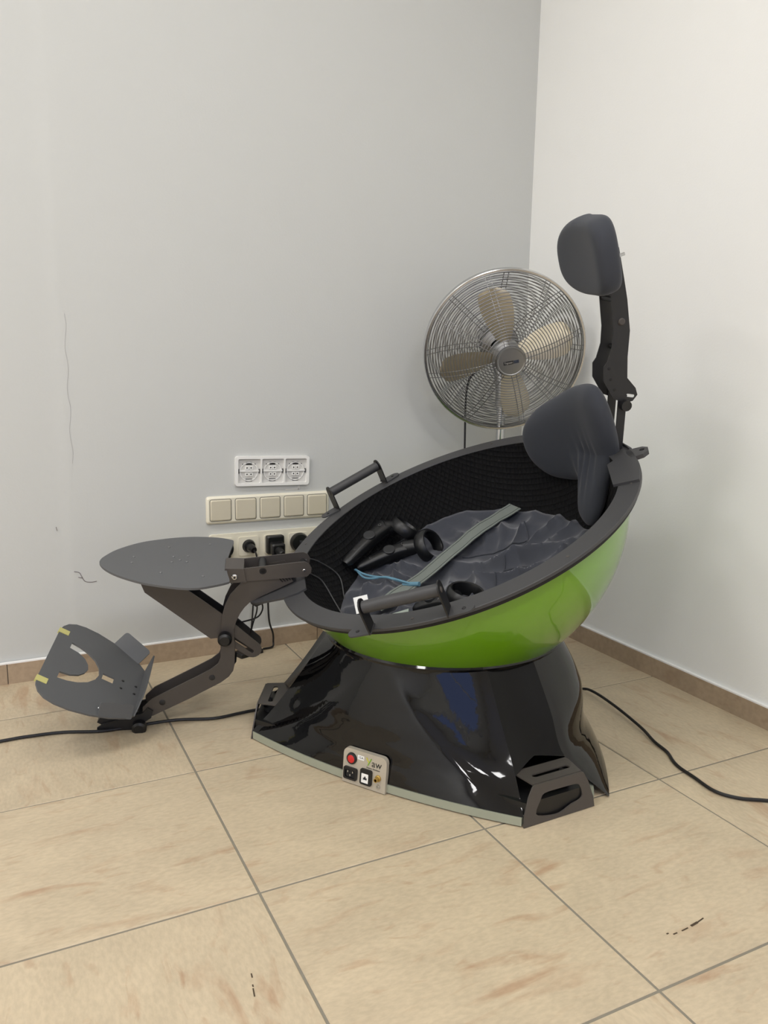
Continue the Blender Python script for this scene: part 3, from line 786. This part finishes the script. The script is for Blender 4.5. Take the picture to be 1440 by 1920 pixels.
# --- foot plate
pa_ = math.radians(54.8)
FF = Frame(BF(.845, -.015, -.112), BF.vec(math.cos(pa_), 0, math.sin(pa_)), BB, BF.vec(-math.sin(pa_), 0, math.cos(pa_)))
half = [(0, .098), (.019, .120), (.051, .141), (.094, .160), (.138, .171), (.172, .172), (.196, .166), (.213, .152), (.223, .132), (.2265, .112), (.2265, .06)]
fo = half + [(x, -y) for x, y in half[::-1]]
ring_o = [(.188, .080), (.166, .076), (.143, .066), (.122, .049), (.108, .026), (.1025, .0)]
ring_i = [(.131, .0), (.135, .018), (.146, .036), (.164, .049), (.188, .054)]
dh = ring_o + [(x, -y) for x, y in ring_o[-2::-1]] + [(x, -y) for x, y in ring_i[::-1]] + ring_i[1:]
m = MB(); m.plate(FF, fo, [dh, [(.067, -.012), (.095, -.012), (.095, .012), (.067, .012)]], -.002, .002)
fp = m.build('foot_plate', 'plate_grey', pod); fp['label'] = 'grey metal foot plate with curved cutout'
for x, y in ((.046, .016), (.046, -.016), (.0125, .016), (.0125, -.016)):
    bolt(FF.sub((x, y, .002), (1, 0, 0), (0, 1, 0), (0, 0, 1)), .0035, .0012, fp, 'arm_dark')
for y in (.110, -.110):
    MB().box(FF, .203, .229, y-.010, y+.010, -.0032, .0030).build('tape_strip', 'tape', fp)
m = MB(); m.plate(FF.sub((.001, 0, 0), (0, 1, 0), (0, 0, 1), (1, 0, 0)), [(-.098, 0), (-.112, .040), (-.108, .046), (-.02, .046), (.03, .044), (.06, .036), (.085, .016), (.098, 0)], [], -.003, .0); m.build('heel_stop', 'plate_grey', fp)
wf = FF.sub((.055, -.138, 0), (.875, -.484, 0), (-.25, -.45, .86), (.4, .7, .55))
m = MB(); m.plate(FF.sub((.057, -.138, 0), (.862, -.507, 0), (-.35, -.60, .72), (.37, .62, .69)), rrect(-.042, .042, -.004, .044, .008), [], -.0015, .0015); m.build('side_wing', 'plate_grey', fp)
m = MB(); m.plate(FF.sub((.040, .130, 0), (.862, .507, 0), (-.30, .50, -.81), (.4, -.66, -.6)), rrect(-.042, .042, -.030, .002, .004), [], -.0015, .0015); m.build('side_wing', 'plate_grey', fp)
MB().tube([FF(.079, .123, .0022), FF(.009, .089, .0022)], .0012, 5, 0).build('bend_slit', 'rubber', fp)
bolt(FF.sub((.080, .124, .002), (1, 0, 0), (0, 1, 0), (0, 0, 1)), .003, .002, fp)
# clamp below the foot plate
for b_, mt in ((.014, 'arm_dark'), (-.046, 'arm_dark')):
    m = MB(); m.plate(PF, [(.835, -.142), (.852, -.150), (.945, -.135), (.962, -.138), (.968, -.150), (.960, -.166), (.935, -.184), (.915, -.184), (.84, -.170), (.828, -.155)], [], b_-.004, b_); m.build('clamp_plate', mt, pod)
m = MB(); m.plate(PF, [(.86, -.118), (.935, -.112), (.958, -.128), (.95, -.14), (.86, -.146)], [], -.04, .008); m.build('clamp_block', 'arm_dark', pod)
m = MB(); m.lathe(PF.sub((.872, -.176, .012), (1, 0, 0), (0, 1, 0), (0, 0, 1)), [(0, .022), (.012, .022), (.017, .018), (.017, .004), (.014, 0)], 18); m.build('clamp_knob', 'black_plastic', pod)
MB().tube([BF(.872, -.045, -.168), BF(.872, .014, -.168)], .006, 10, 0).build('clamp_screw', 'arm_dark', pod)
# connector box with loose leads under the front mount
m = MB(); m.plate(PF, [(.478, 0), (.512, 0), (.512, -.014), (.505, -.026), (.485, -.026), (.475, -.012)], [], -.05, -.02); m.build('connector_box', 'black_plastic', pod)

# ------------------------------------------------------------------ things lying in the bowl
def controller(label, T, Hd, ringc, ring_axis, up, pos_group='handheld controllers in the bowl', lanyard=None):
    T, Hd, ringc = V(T), V(Hd), V(ringc)
    base = BF(*T); e = empty('handheld_controller', base, label, 'controller', pos_group)
    d = (Hd-T).normalized(); up = V(up); side = d.cross(up).normalized(); up = side.cross(d).normalized(); L = (Hd-T).length
    rows = []
    for i in range(15):
        t = i/14; w = .014+.007*t+.004*max(0, t-.75)*4; hgt = .011+.006*t+.004*math.sin(PI*t)
        c = T+d*(L*t)
        if i == 0: w *= .7; hgt *= .7
        row = []
        for j in range(17):
            a = 2*PI*j/16; cx, sx = math.cos(a), math.sin(a)
            q = c + side*(w*math.copysign(abs(cx)**.7, cx)) + up*(hgt*math.copysign(abs(sx)**.7, sx)); row.append(BF(*q))
        rows.append(row)
    m = MB(); m.grid(rows); m.add(rows[0][:-1], [tuple(range(16))]); m.add(rows[-1][:-1], [tuple(range(16))])
    m.build('grip', 'black_plastic', e)
    fr = Frame(BF(*(T+d*(L*.62)+up*.0195)), BF.vec(*side), BF.vec(*d), BF.vec(*up))
    m = MB(); m.lathe(fr, [(0, .002), (.0145, .0015), (.0165, 0), (.0165, -.006)], 28); m.build('trackpad', 'dark_pad', e)
    for t, r in ((.27, .0035), (.40, .003), (.88, .0045)):
        f2 = Frame(BF(*(T+d*(L*t)+up*(.0125+.0078*t))), BF.vec(*side), BF.vec(*d), BF.vec(*up))
        m = MB(); m.lathe(f2, [(r*.6, .0012), (r, .001), (r, -.002)], 14); m.build('button', 'cable_grey', e)
    ax = V(ring_axis).normalized(); x_ = ax.orthogonal().normalized(); y_ = ax.cross(x_)
    rf = Frame(BF(*ringc), BF.vec(*x_), BF.vec(*y_), BF.vec(*ax))
    m = MB(); m.lathe(rf, [(.035, .016), (.039, .017), (.045, .010), (.047, -.004), (.043, -.014), (.036, -.017), (.032, -.010), (.031, .004)], 32, close=True); m.build('sensor_ring', 'black_plastic', e)
    nk = (Hd+ringc)/2
    m = MB(); m.tube([BF(*(Hd-d*.012)), BF(*nk), BF(*(ringc+(Hd-ringc).normalized()*.032))], lambda t: .022-.004*t, 14, 5); m.build('neck', 'black_plastic', e)
    return e
def camdir(r, u, f):       # direction given by plain sideways / up / towards-viewer parts, as bowl coordinates
    w = CR*r + CU*u - _f*f
    return (w.dot(BA), w.dot(BB), w.dot(BN))
c1 = controller('black handheld controller with round touch pad and light blue wrist cord', (.262, -.205, -.118), (.112, -.240, -.136), (.066, -.205, -.140), camdir(.62, .35, .55), (.1, .35, .9))
m = MB(); st0 = [(.268, -.200, -.118), (.245, -.160, -.138), (.20, -.110, -.150), (.165, -.075, -.150), (.135, -.045, -.152)]
st1 = [(.266, -.204, -.120), (.25, -.150, -.142), (.205, -.118, -.146), (.16, -.068, -.150), (.132, -.050, -.150)]
def lift(P, dz):
    C = catmull([V(p) for p in P], 10); H_ = [max(q.z, cushion_h(q.x, q.y)+dz) for q in C]; n = len(H_)
    H_ = [max(H_[max(0, i-6):i+7]) for i in range(n)]
    H_ = [sum(H_[max(0, i-6):i+7])/len(H_[max(0, i-6):i+7]) for i in range(n)]
    return [BF(q.x, q.y, h) for q, h in zip(C, H_)]
m.tube(lift(st0, .006), .0028, 7, 0); m.tube(lift(st1, .005), .0028, 7, 0); m.build('wrist_cord', 'cyan_cord', c1)
lp_ = lift([(.166, -.076, -.15), (.13, -.044, -.15)], .007)
MB().tube([lp_[0], lp_[-1]], .0058, 10, 0).build('cord_toggle', 'cyan_cord', c1)
controller('black handheld controller leaning on the lining behind the other one', (.285, -.190, -.088), (.150, -.290, -.075), (.106, -.296, -.108), camdir(.55, .80, .12), (.25, .55, .78))
controller('black handheld controller lying under the nearer grab handle', (.165, .065, -.150), (.092, .095, -.146), (.045, .108, -.146), camdir(.15, .85, .35), (.1, -.2, .9))
# white card and pale card by the near handle
m = MB(); m.box(BF.sub((.274, .012, -.112), camdir(.97, .24, 0), camdir(-.2, .8, -.57), camdir(-.14, .55, .82)), -.017, .017, -.022, .022, 0, .0012); tag(m.build('paper_card', 'paper', None), 'small white paper card tucked beside the near grab handle', 'card')
m = MB(); m.box(BF.sub((.215, .115, -.128), (.95, -.2, 0), (.2, .95, .1), (0, -.1, 1)), -.035, .03, -.03, .03, 0, .004); tag(m.build('device_cover', 'pale_card', None), 'pale grey flat cover lying on the seat under the near handle', 'cover')
# thin leads running from the arm into the bowl
def sph_pt(a, b, h, r): 
    v = V((a, b, h-.04)); v = v.normalized()*r; return BF(v.x, v.y, v.z+.04)
for lab, pts in (('thin grey lead curving over the lining from the arm, upper one', [(.352, -.03, .03), (.358, -.09, .012), (.333, -.145, -.029), (.301, -.165, -.097), (.300, -.110, -.13), (.305, -.052, -.150), (.308, -.03, -.16)]),
                 ('thin grey lead curving over the lining from the arm, lower one', [(.350, -.02, .02), (.353, -.086, -.028), (.338, -.106, -.067), (.325, -.07, -.115), (.318, -.023, -.148), (.315, .0, -.16)])):
    m = MB(); m.tube([BF(*pts[0])] + [sph_pt(*p, .381) for p in pts[1:]], .0017, 7, 6); m.build('lead', 'cable_grey', pod)

# ------------------------------------------------------------------ cables
def cable(name, pts, r, label, material='cable_black', cat='cable', k=6):
    m = MB(); m.tube([V(p) for p in pts], r, 8, k)
    if name == 'hanging_cable': return m.build('lead', material, pod)
    return tag(m.build(name, material), label, cat)
z0 = .0042
cable('floor_cable', [(-1.2, 1.78, z0), (-.6, 1.86, z0), (-.3, 1.90, z0), (-.015, 1.914, z0), (.052, 1.913, z0), (.12, 1.903, z0), (.20, 1.873, z0), (.284, 1.868, z0), (.371, 1.861, z0), (.456, 1.832, z0), (.523, 1.835, z0), (.578, 1.834, z0), (.70, 1.80, z0)], .0038, 'black cable running left over the floor from under the base')
cable('floor_cable', [(1.22, 1.66, z0), (1.33, 1.63, .006), (1.39, 1.591, .012), (1.40, 1.552, .018), (1.392, 1.458, .016), (1.372, 1.344, .010), (1.353, 1.282, .006), (1.344, 1.233, z0), (1.324, 1.195, z0), (1.314, 1.166, z0), (1.31, 1.125, z0), (1.304, 1.063, z0), (1.327, 1.022, z0), (1.373, .99, z0), (1.5, .90, z0), (1.6, .7, z0)], .0036, 'black cable winding over the floor towards the right wall')
def bfp(a, b, h): return BF(a, b, h)
cable('hanging_cable', [bfp(.500, -.035, -.022), bfp(.512, -.035, -.045), bfp(.533, -.036, -.07), bfp(.549, -.037, -.092), bfp(.562, -.040, -.112)], .0019, '')
cable('hanging_cable', [bfp(.490, -.034, -.022), bfp(.495, -.034, -.042), bfp(.510, -.034, -.056), bfp(.528, -.034, -.058), bfp(.565, -.036, -.053), bfp(.585, -.040, -.052)], .0019, '')
0 and cable('hanging_cable', [bfp(.475, -.034, -.010), bfp(.482, -.034, -.05), bfp(.494, -.034, -.079), bfp(.500, -.034, -.112), bfp(.502, -.034, -.124), bfp(.513, -.034, -.135), bfp(.530, -.034, -.134), bfp(.555, -.036, -.125)], .0019, '')
m = MB(); m.box(Frame((.668, 2.238, .0), (.95, .31, 0), (-.31, .95, 0), (0, 0, 1)), -.040, .040, -.022, .022, 0, .013, .004)
ad = m.build('power_adapter', 'black_plastic'); tag(ad, 'black power adapter lying on the floor against the skirting', 'adapter')

# ------------------------------------------------------------------ wall fittings
def wall_frame(x, z, rot=0.0):
    c, s = math.cos(rot), math.sin(rot)
    return Frame((x, YW, z), (c, 0, s), (-s, 0, c), (0, -1, 0))
# open frame with three bare socket inserts
wf = wall_frame(.764, .546, math.radians(-1.6))
e = empty('wall_socket', (.764, YW, .503), 'white three-gang frame with bare socket inserts, covers missing', 'socket')
GX = (-.0725, 0, .0725)
m = MB(); m.plate(wf, rrect(-.115, .115, -.044, .044, .008), [rrect(g-.034, g+.034, -.036, .036, .004) for g in GX], 0, .010)
m.build('frame', 'white_plastic', e)
for g in GX:
    m = MB(); m.plate(wf, rrect(g-.034, g+.034, -.036, .036, .004), [], .0, .0022); ins = m.build('socket_insert', 'socket_grey', e)
    m = MB(); m.plate(wf, circle(g, -.002, .028, 24), [circle(g, -.002, .0255, 24)], .002, .004); m.build('insert_ring', 'white_plastic', ins)
    m = MB(); m.box(wf, g-.030, g+.030, -.0022, .0022, .002, .006); m.build('bridge', 'white_plastic', ins)
    m = MB(); m.box(wf, g-.009, g+.009, .018, .026, .002, .0032); m.build('slot', 'dark_print', ins)
    for dx in (-.006, .006):
        for dy in (.009, -.010):
            m = MB(); m.plate(wf, rrect(g+dx-.005, g+dx+.005, dy-.005, dy+.005, .001), [rrect(g+dx-.0022, g+dx+.0022, dy-.0022, dy+.0022, .0005)], .002, .0055); m.build('terminal', 'white_plastic', ins)
            m = MB(); m.box(wf, g+dx-.0022, g+dx+.0022, dy-.0022, dy+.0022, .002, .0028); m.build('terminal_hole', 'dark_print', ins)
    for sx in (-.031, .031):
        m = MB(); m.box(wf, g+sx-.001, g+sx+.001, -.007, .006, .002, .007); m.build('clip', 'cable_grey', ins)
    for dx, dy in ((-.019, .020), (.019, .020), (-.019, -.020), (.019, -.020)):
        m = MB(); m.plate(wf, circle(g+dx, dy, .0018, 8), [], .002, .0028); m.build('screw_hole', 'cable_grey', ins)
    m = MB(); m.plate(wf, rrect(g-.010, g+.010, -.031, -.023, .002), [rrect(g-.0085, g+.0085, -.0295, -.0245, .0015)], .002, .0036); m.build('lever', 'cable_grey', ins)
# five switches
wf = wall_frame(.753, .4365, math.radians(-.3))
e = empty('light_switch_panel', (.753, YW, .397), 'ivory five-gang light switch panel with plain square rockers', 'light switch')
m = MB(); m.box(wf, -.1915, .1915, -.0405, .0405, 0, .011, .008); m.build('frame', 'ivory_plastic', e)
for k in range(5):
    g = (k-2)*.0752
    m = MB(); m.plate(wf, rrect(g-.0325, g+.0325, -.0325, .0325, .006), [], .0105, .0116); m.build('rocker_gap', 'cable_grey', e)
    m = MB(); m.box(wf, g-.0312, g+.0312, -.0312, .0312, .0105, .0155, .005); m.build('rocker', 'beige_plastic', e)
# five sockets
wf = wall_frame(.763, .3245, 0)
e = empty('power_outlet', (.763, YW, .285), 'ivory five-gang socket panel with black plugs pushed in', 'socket')
m = MB(); m.plate(wf, rrect(-.195, .195, -.0405, .0405, .008), [circle((k-2)*.0785, 0, .0205, 28) for k in range(5)], 0, .011); m.build('frame', 'ivory_plastic', e)
for k in range(5):
    g = (k-2)*.0785
    m = MB(); m.plate(wf, rrect(g-.031, g+.031, -.0285, .0285, .006), [circle(g, 0, .0200, 28)], .0105, .0145); so = m.build('socket_cover', 'ivory_plastic', e)
    m = MB(); m.lathe(wf.sub((g, 0, 0), (1, 0, 0), (0, 1, 0), (0, 0, 1)), [(0, .002), (.0196, .002), (.0200, .0145)], 28); m.build('socket_well', 'beige_plastic', so)
SF = wf
def plug(g, label, kind):
    b = SF(g, 0, .003); e = empty('power_plug', b, label, 'plug', 'plugs in the wall socket panel')
    if kind == 'round':
        m = MB(); m.lathe(SF.sub((g, 0, .003), (1, 0, 0), (0, 1, 0), (0, 0, 1)), [(0, 0), (.0188, 0), (.0188, .016), (.0165, .022), (0, .024)], 24); m.build('plug_body', 'black_plastic', e)
        m = MB(); m.tube([SF(g, -.002, .018), SF(g+.003, -.004, .042), SF(g+.004, -.006, .052)], lambda t: .014-.005*t, 14, 4); m.build('grip_nose', 'black_plastic', e)
        c0 = SF(g+.004, -.007, .052)
        m = MB(); m.tube([c0, SF(g+.006, -.012, .064), SF(g+.010, -.04, .06), SF(g+.008, -.10, .04), SF(g+.004, -.20, .03), SF(g-.002, -.27, .03), SF(g-.006, -.319, .04)], .0026, 7, 5); m.build('cord', 'cable_black', e)
    elif kind == 'block':
        m = MB(); m.box(SF, g-.027, g+.027, -.028, .028, .0148, .034, .006); m.build('adapter_block', 'black_plastic', e)
        m = MB(); m.lathe(SF.sub((g, 0, .003), (1, 0, 0), (0, 1, 0), (0, 0, 1)), [(0, 0), (.0186, 0), (.0186, .013)], 24); m.build('plug_body', 'black_plastic', e)
        m = MB(); m.box(SF.sub((g, -.003, .030), (1, 0, 0), (0, 1, 0), (0, -.15, 1)), -.021, .021, -.021, .015, 0, .030, .006); m.build('plug_shoulder', 'black_plastic', e)
        m = MB(); m.tube([SF(g, -.012, .058), SF(g+.002, -.016, .078), SF(g+.003, -.018, .084)], lambda t: .013-.005*t, 12, 4); m.build('grip_nose', 'black_plastic', e)
        m = MB(); m.tube([SF(g+.003, -.019, .083), SF(g+.005, -.026, .092), SF(g, -.06, .08), SF(g-.024, -.13, .04), SF(g-.026, -.17, .03), SF(g-.023, -.237, .03), SF(g-.012, -.275, .03), SF(g-.008, -.305, .022), SF(g-.014, -.3195, .03), SF(g-.045, -.3200, .035)], .003, 7, 5); m.build('cord', 'cable_black', e)
    else:
        m = MB(); m.lathe(SF.sub((g, 0, .003), (1, 0, 0), (0, 1, 0), (0, 0, 1)), [(0, 0), (.0188, 0), (.0188, .0115), (.028, .012), (.030, .02), (.026, .034), (0, .038)], 24); m.build('plug_body', 'black_plastic', e)
        dx = 1 if kind == 'angled' else .5
        m = MB(); m.tube([SF(g-.004, .006, .026), SF(g+.012*dx, -.008, .036), SF(g+.02*dx, -.024, .036)], lambda t: .014-.006*t, 12, 5); m.build('grip_nose', 'black_plastic', e)
        m = MB(); m.tube([SF(g+.02*dx, -.024, .036), SF(g+.024*dx, -.05, .04), SF(g+.02, -.15, .03), SF(g+(.10 if dx == 1 else .0), -.318, .03)], .0026, 7, 5); m.build('cord', 'cable_black', e)
plug(-.157, 'black plug in the leftmost wall socket, half behind the tray', 'flat')
plug(-.0785, 'round black plug with thin cord, second wall socket from the left', 'round')
plug(0.0, 'bulky square black adapter plug in the middle wall socket', 'block')
plug(.0785, 'angled black plug in the fourth wall socket beside the bowl rim', 'angled')

# ------------------------------------------------------------------ pedestal fan
FC = V((1.405, 2.03, .906))
fn = V((-.382, -.883, -.274)).normalized(); fx = V((0, 0, 1)).cross(fn).normalized(); fy = fn.cross(fx).normalized()
FB = V((1.448, 2.095, 0))
fan = empty('pedestal_fan', FB, 'silver metal pedestal fan with round wire cage standing in the corner', 'fan')
FNF = Frame(FC, fx, fy, fn)
R0 = .2385
def torus(mb, fr, R, z, r, n=64, k=5):
    rows = []
    for i in range(n):
        a = 2*PI*i/n; rows.append([fr((R+r*math.cos(2*PI*j/k))*math.cos(a), (R+r*math.cos(2*PI*j/k))*math.sin(a), z+r*math.sin(2*PI*j/k)) for j in range(k+1)])
    mb.grid(rows, True)
def zf(r): return .010 + .092*(1-(r/R0)**2.6)
def zr(r): return -.010 - .085*(1-(r/R0)**2.6)
m = MB(); m.lathe(FNF, [(R0+.002, -.013), (R0+.004, -.011), (R0+.004, .011), (R0+.002, .013), (R0-.003, .013), (R0-.003, -.013)], 96, close=True); m.build('cage_band', 'chrome', fan)
for nm, zz, cnt, hub in (('front_grille', zf, 24, .042), ('rear_grille', zr, 24, .05)):
    m = MB()
    for i in range(cnt): r = hub+.002+(R0-.006-hub)*i/(cnt-1); torus(m, FNF, r, zz(r), .0014)
    for i in range(8):
        for off in (-.007, .007):
            a = 2*PI*i/8 + (.32 if nm[0] == 'f' else .05)
            P = []
            for j in range(9):
                r = hub+(R0-.002-hub)*j/8; dz = -.0018 if nm[0] == 'f' else .0018
                x_, y_ = r*math.cos(a)-off*math.sin(a), r*math.sin(a)+off*math.cos(a); P.append(FNF(x_, y_, zz(r)+dz))
            m.tube(P, .0013, 5, 0)
    m.build(nm, 'wire_steel', fan, angle=80)
m = MB(); m.lathe(FNF, [(0, .112), (.037, .1115), (.0385, .1125), (.041, .1125), (.042, .110), (.0425, .100), (.040, .096)], 48); bd = m.build('hub_badge', 'badge_metal', fan, angle=25)
tl = math.radians(12)
bf_ = FNF.sub((0, -.002, .1122), (math.cos(tl), math.sin(tl), 0), (-math.sin(tl), math.cos(tl), 0), (0, 0, 1))
MB().box(bf_, -.022, .006, -.005, .005, -.001, .0004).build('name_plate', 'dark_print', bd)
MB().box(bf_, .0072, .022, -.0045, .0045, -.001, .0004).build('name_plate', 'navy_print', bd)
text('Trgosen', .0072, bf_.sub((-.008, 0, .0006), (1, 0, 0), (0, 1, 0), (0, 0, 1)), 'pale_print', 'badge_lettering', bd, .0002)
for q in range(4):
    a0 = math.radians(14+90*q)
    rows = []
    for i in range(15):
        t = i/14; r = .040+.160*t
        w = .017+.026*math.sin(PI*min(1, t*.80+.04))**.9+.012*t
        if t > .82: w *= math.sqrt(max(0.02, 1-((t-.82)/.185)**2))
        tw = -math.radians(34-12*t); row = []
        for j in range(9):
            s = (j/8-.5)*2*w + .012*t
            row.append(FNF(r*math.cos(a0)-s*math.cos(tw)*math.sin(a0), r*math.sin(a0)+s*math.cos(tw)*math.cos(a0), .030+s*math.sin(tw)+.006*(1-(2*(j/8)-1)**2)))
        rows.append(row)
    m = MB(); m.grid(rows); m.grid([[p-fn*.0012 for p in r_] for r_ in rows]); m.build('blade', 'blade_metal', fan, angle=60, recalc=False, merge=False)
m = MB(); m.lathe(FNF, [(0, .06), (.03, .058), (.042, .045), (.044, .01), (.03, -.005)], 32); m.build('blade_hub', 'badge_metal', fan)
m = MB(); m.lathe(FNF, [(.03, -.06), (.055, -.075), (.060, -.095), (.058, -.15), (.045, -.175), (0, -.18)], 32); m.build('motor_housing', 'badge_metal', fan)
mo = FNF(0, 0, -.12)
m = MB(); m.tube([mo, V((FB.x, FB.y, .80)), V((FB.x, FB.y, .74))], .022, 16, 5); m.build('neck_joint', 'badge_metal', fan)
m = MB(); m.tube([V((FB.x, FB.y, .02)), V((FB.x, FB.y, .78))], .0135, 20, 0); m.build('pole', 'chrome', fan)
m = MB(); m.lathe(Frame((FB.x, FB.y, .46), (1, 0, 0), (0, 1, 0), (0, 0, 1)), [(.0135, 0), (.022, .004), (.022, .05), (.0135, .055)], 20); m.build('height_collar', 'black_plastic', fan)
m = MB(); m.lathe(Frame((FB.x, FB.y, 0), (1, 0, 0), (0, 1, 0), (0, 0, 1)), [(0, .002), (.165, .002), (.168, .010), (.16, .018), (.05, .028), (.02, .05), (.0135, .055)], 48); m.build('pedestal_base', 'chrome', fan)
m = MB(); m.tube([FNF(-.02, -.03, -.16), V((1.40, 2.15, .86)), V((1.352, 2.145, .80)), V((1.350, 2.145, .6)), V((1.352, 2.14, .3)), V((1.37, 2.15, .06)), V((1.30, 2.20, .006)), V((1.1, 2.23, .006))], .0033, 8, 6); m.build('cord', 'cable_black', fan)
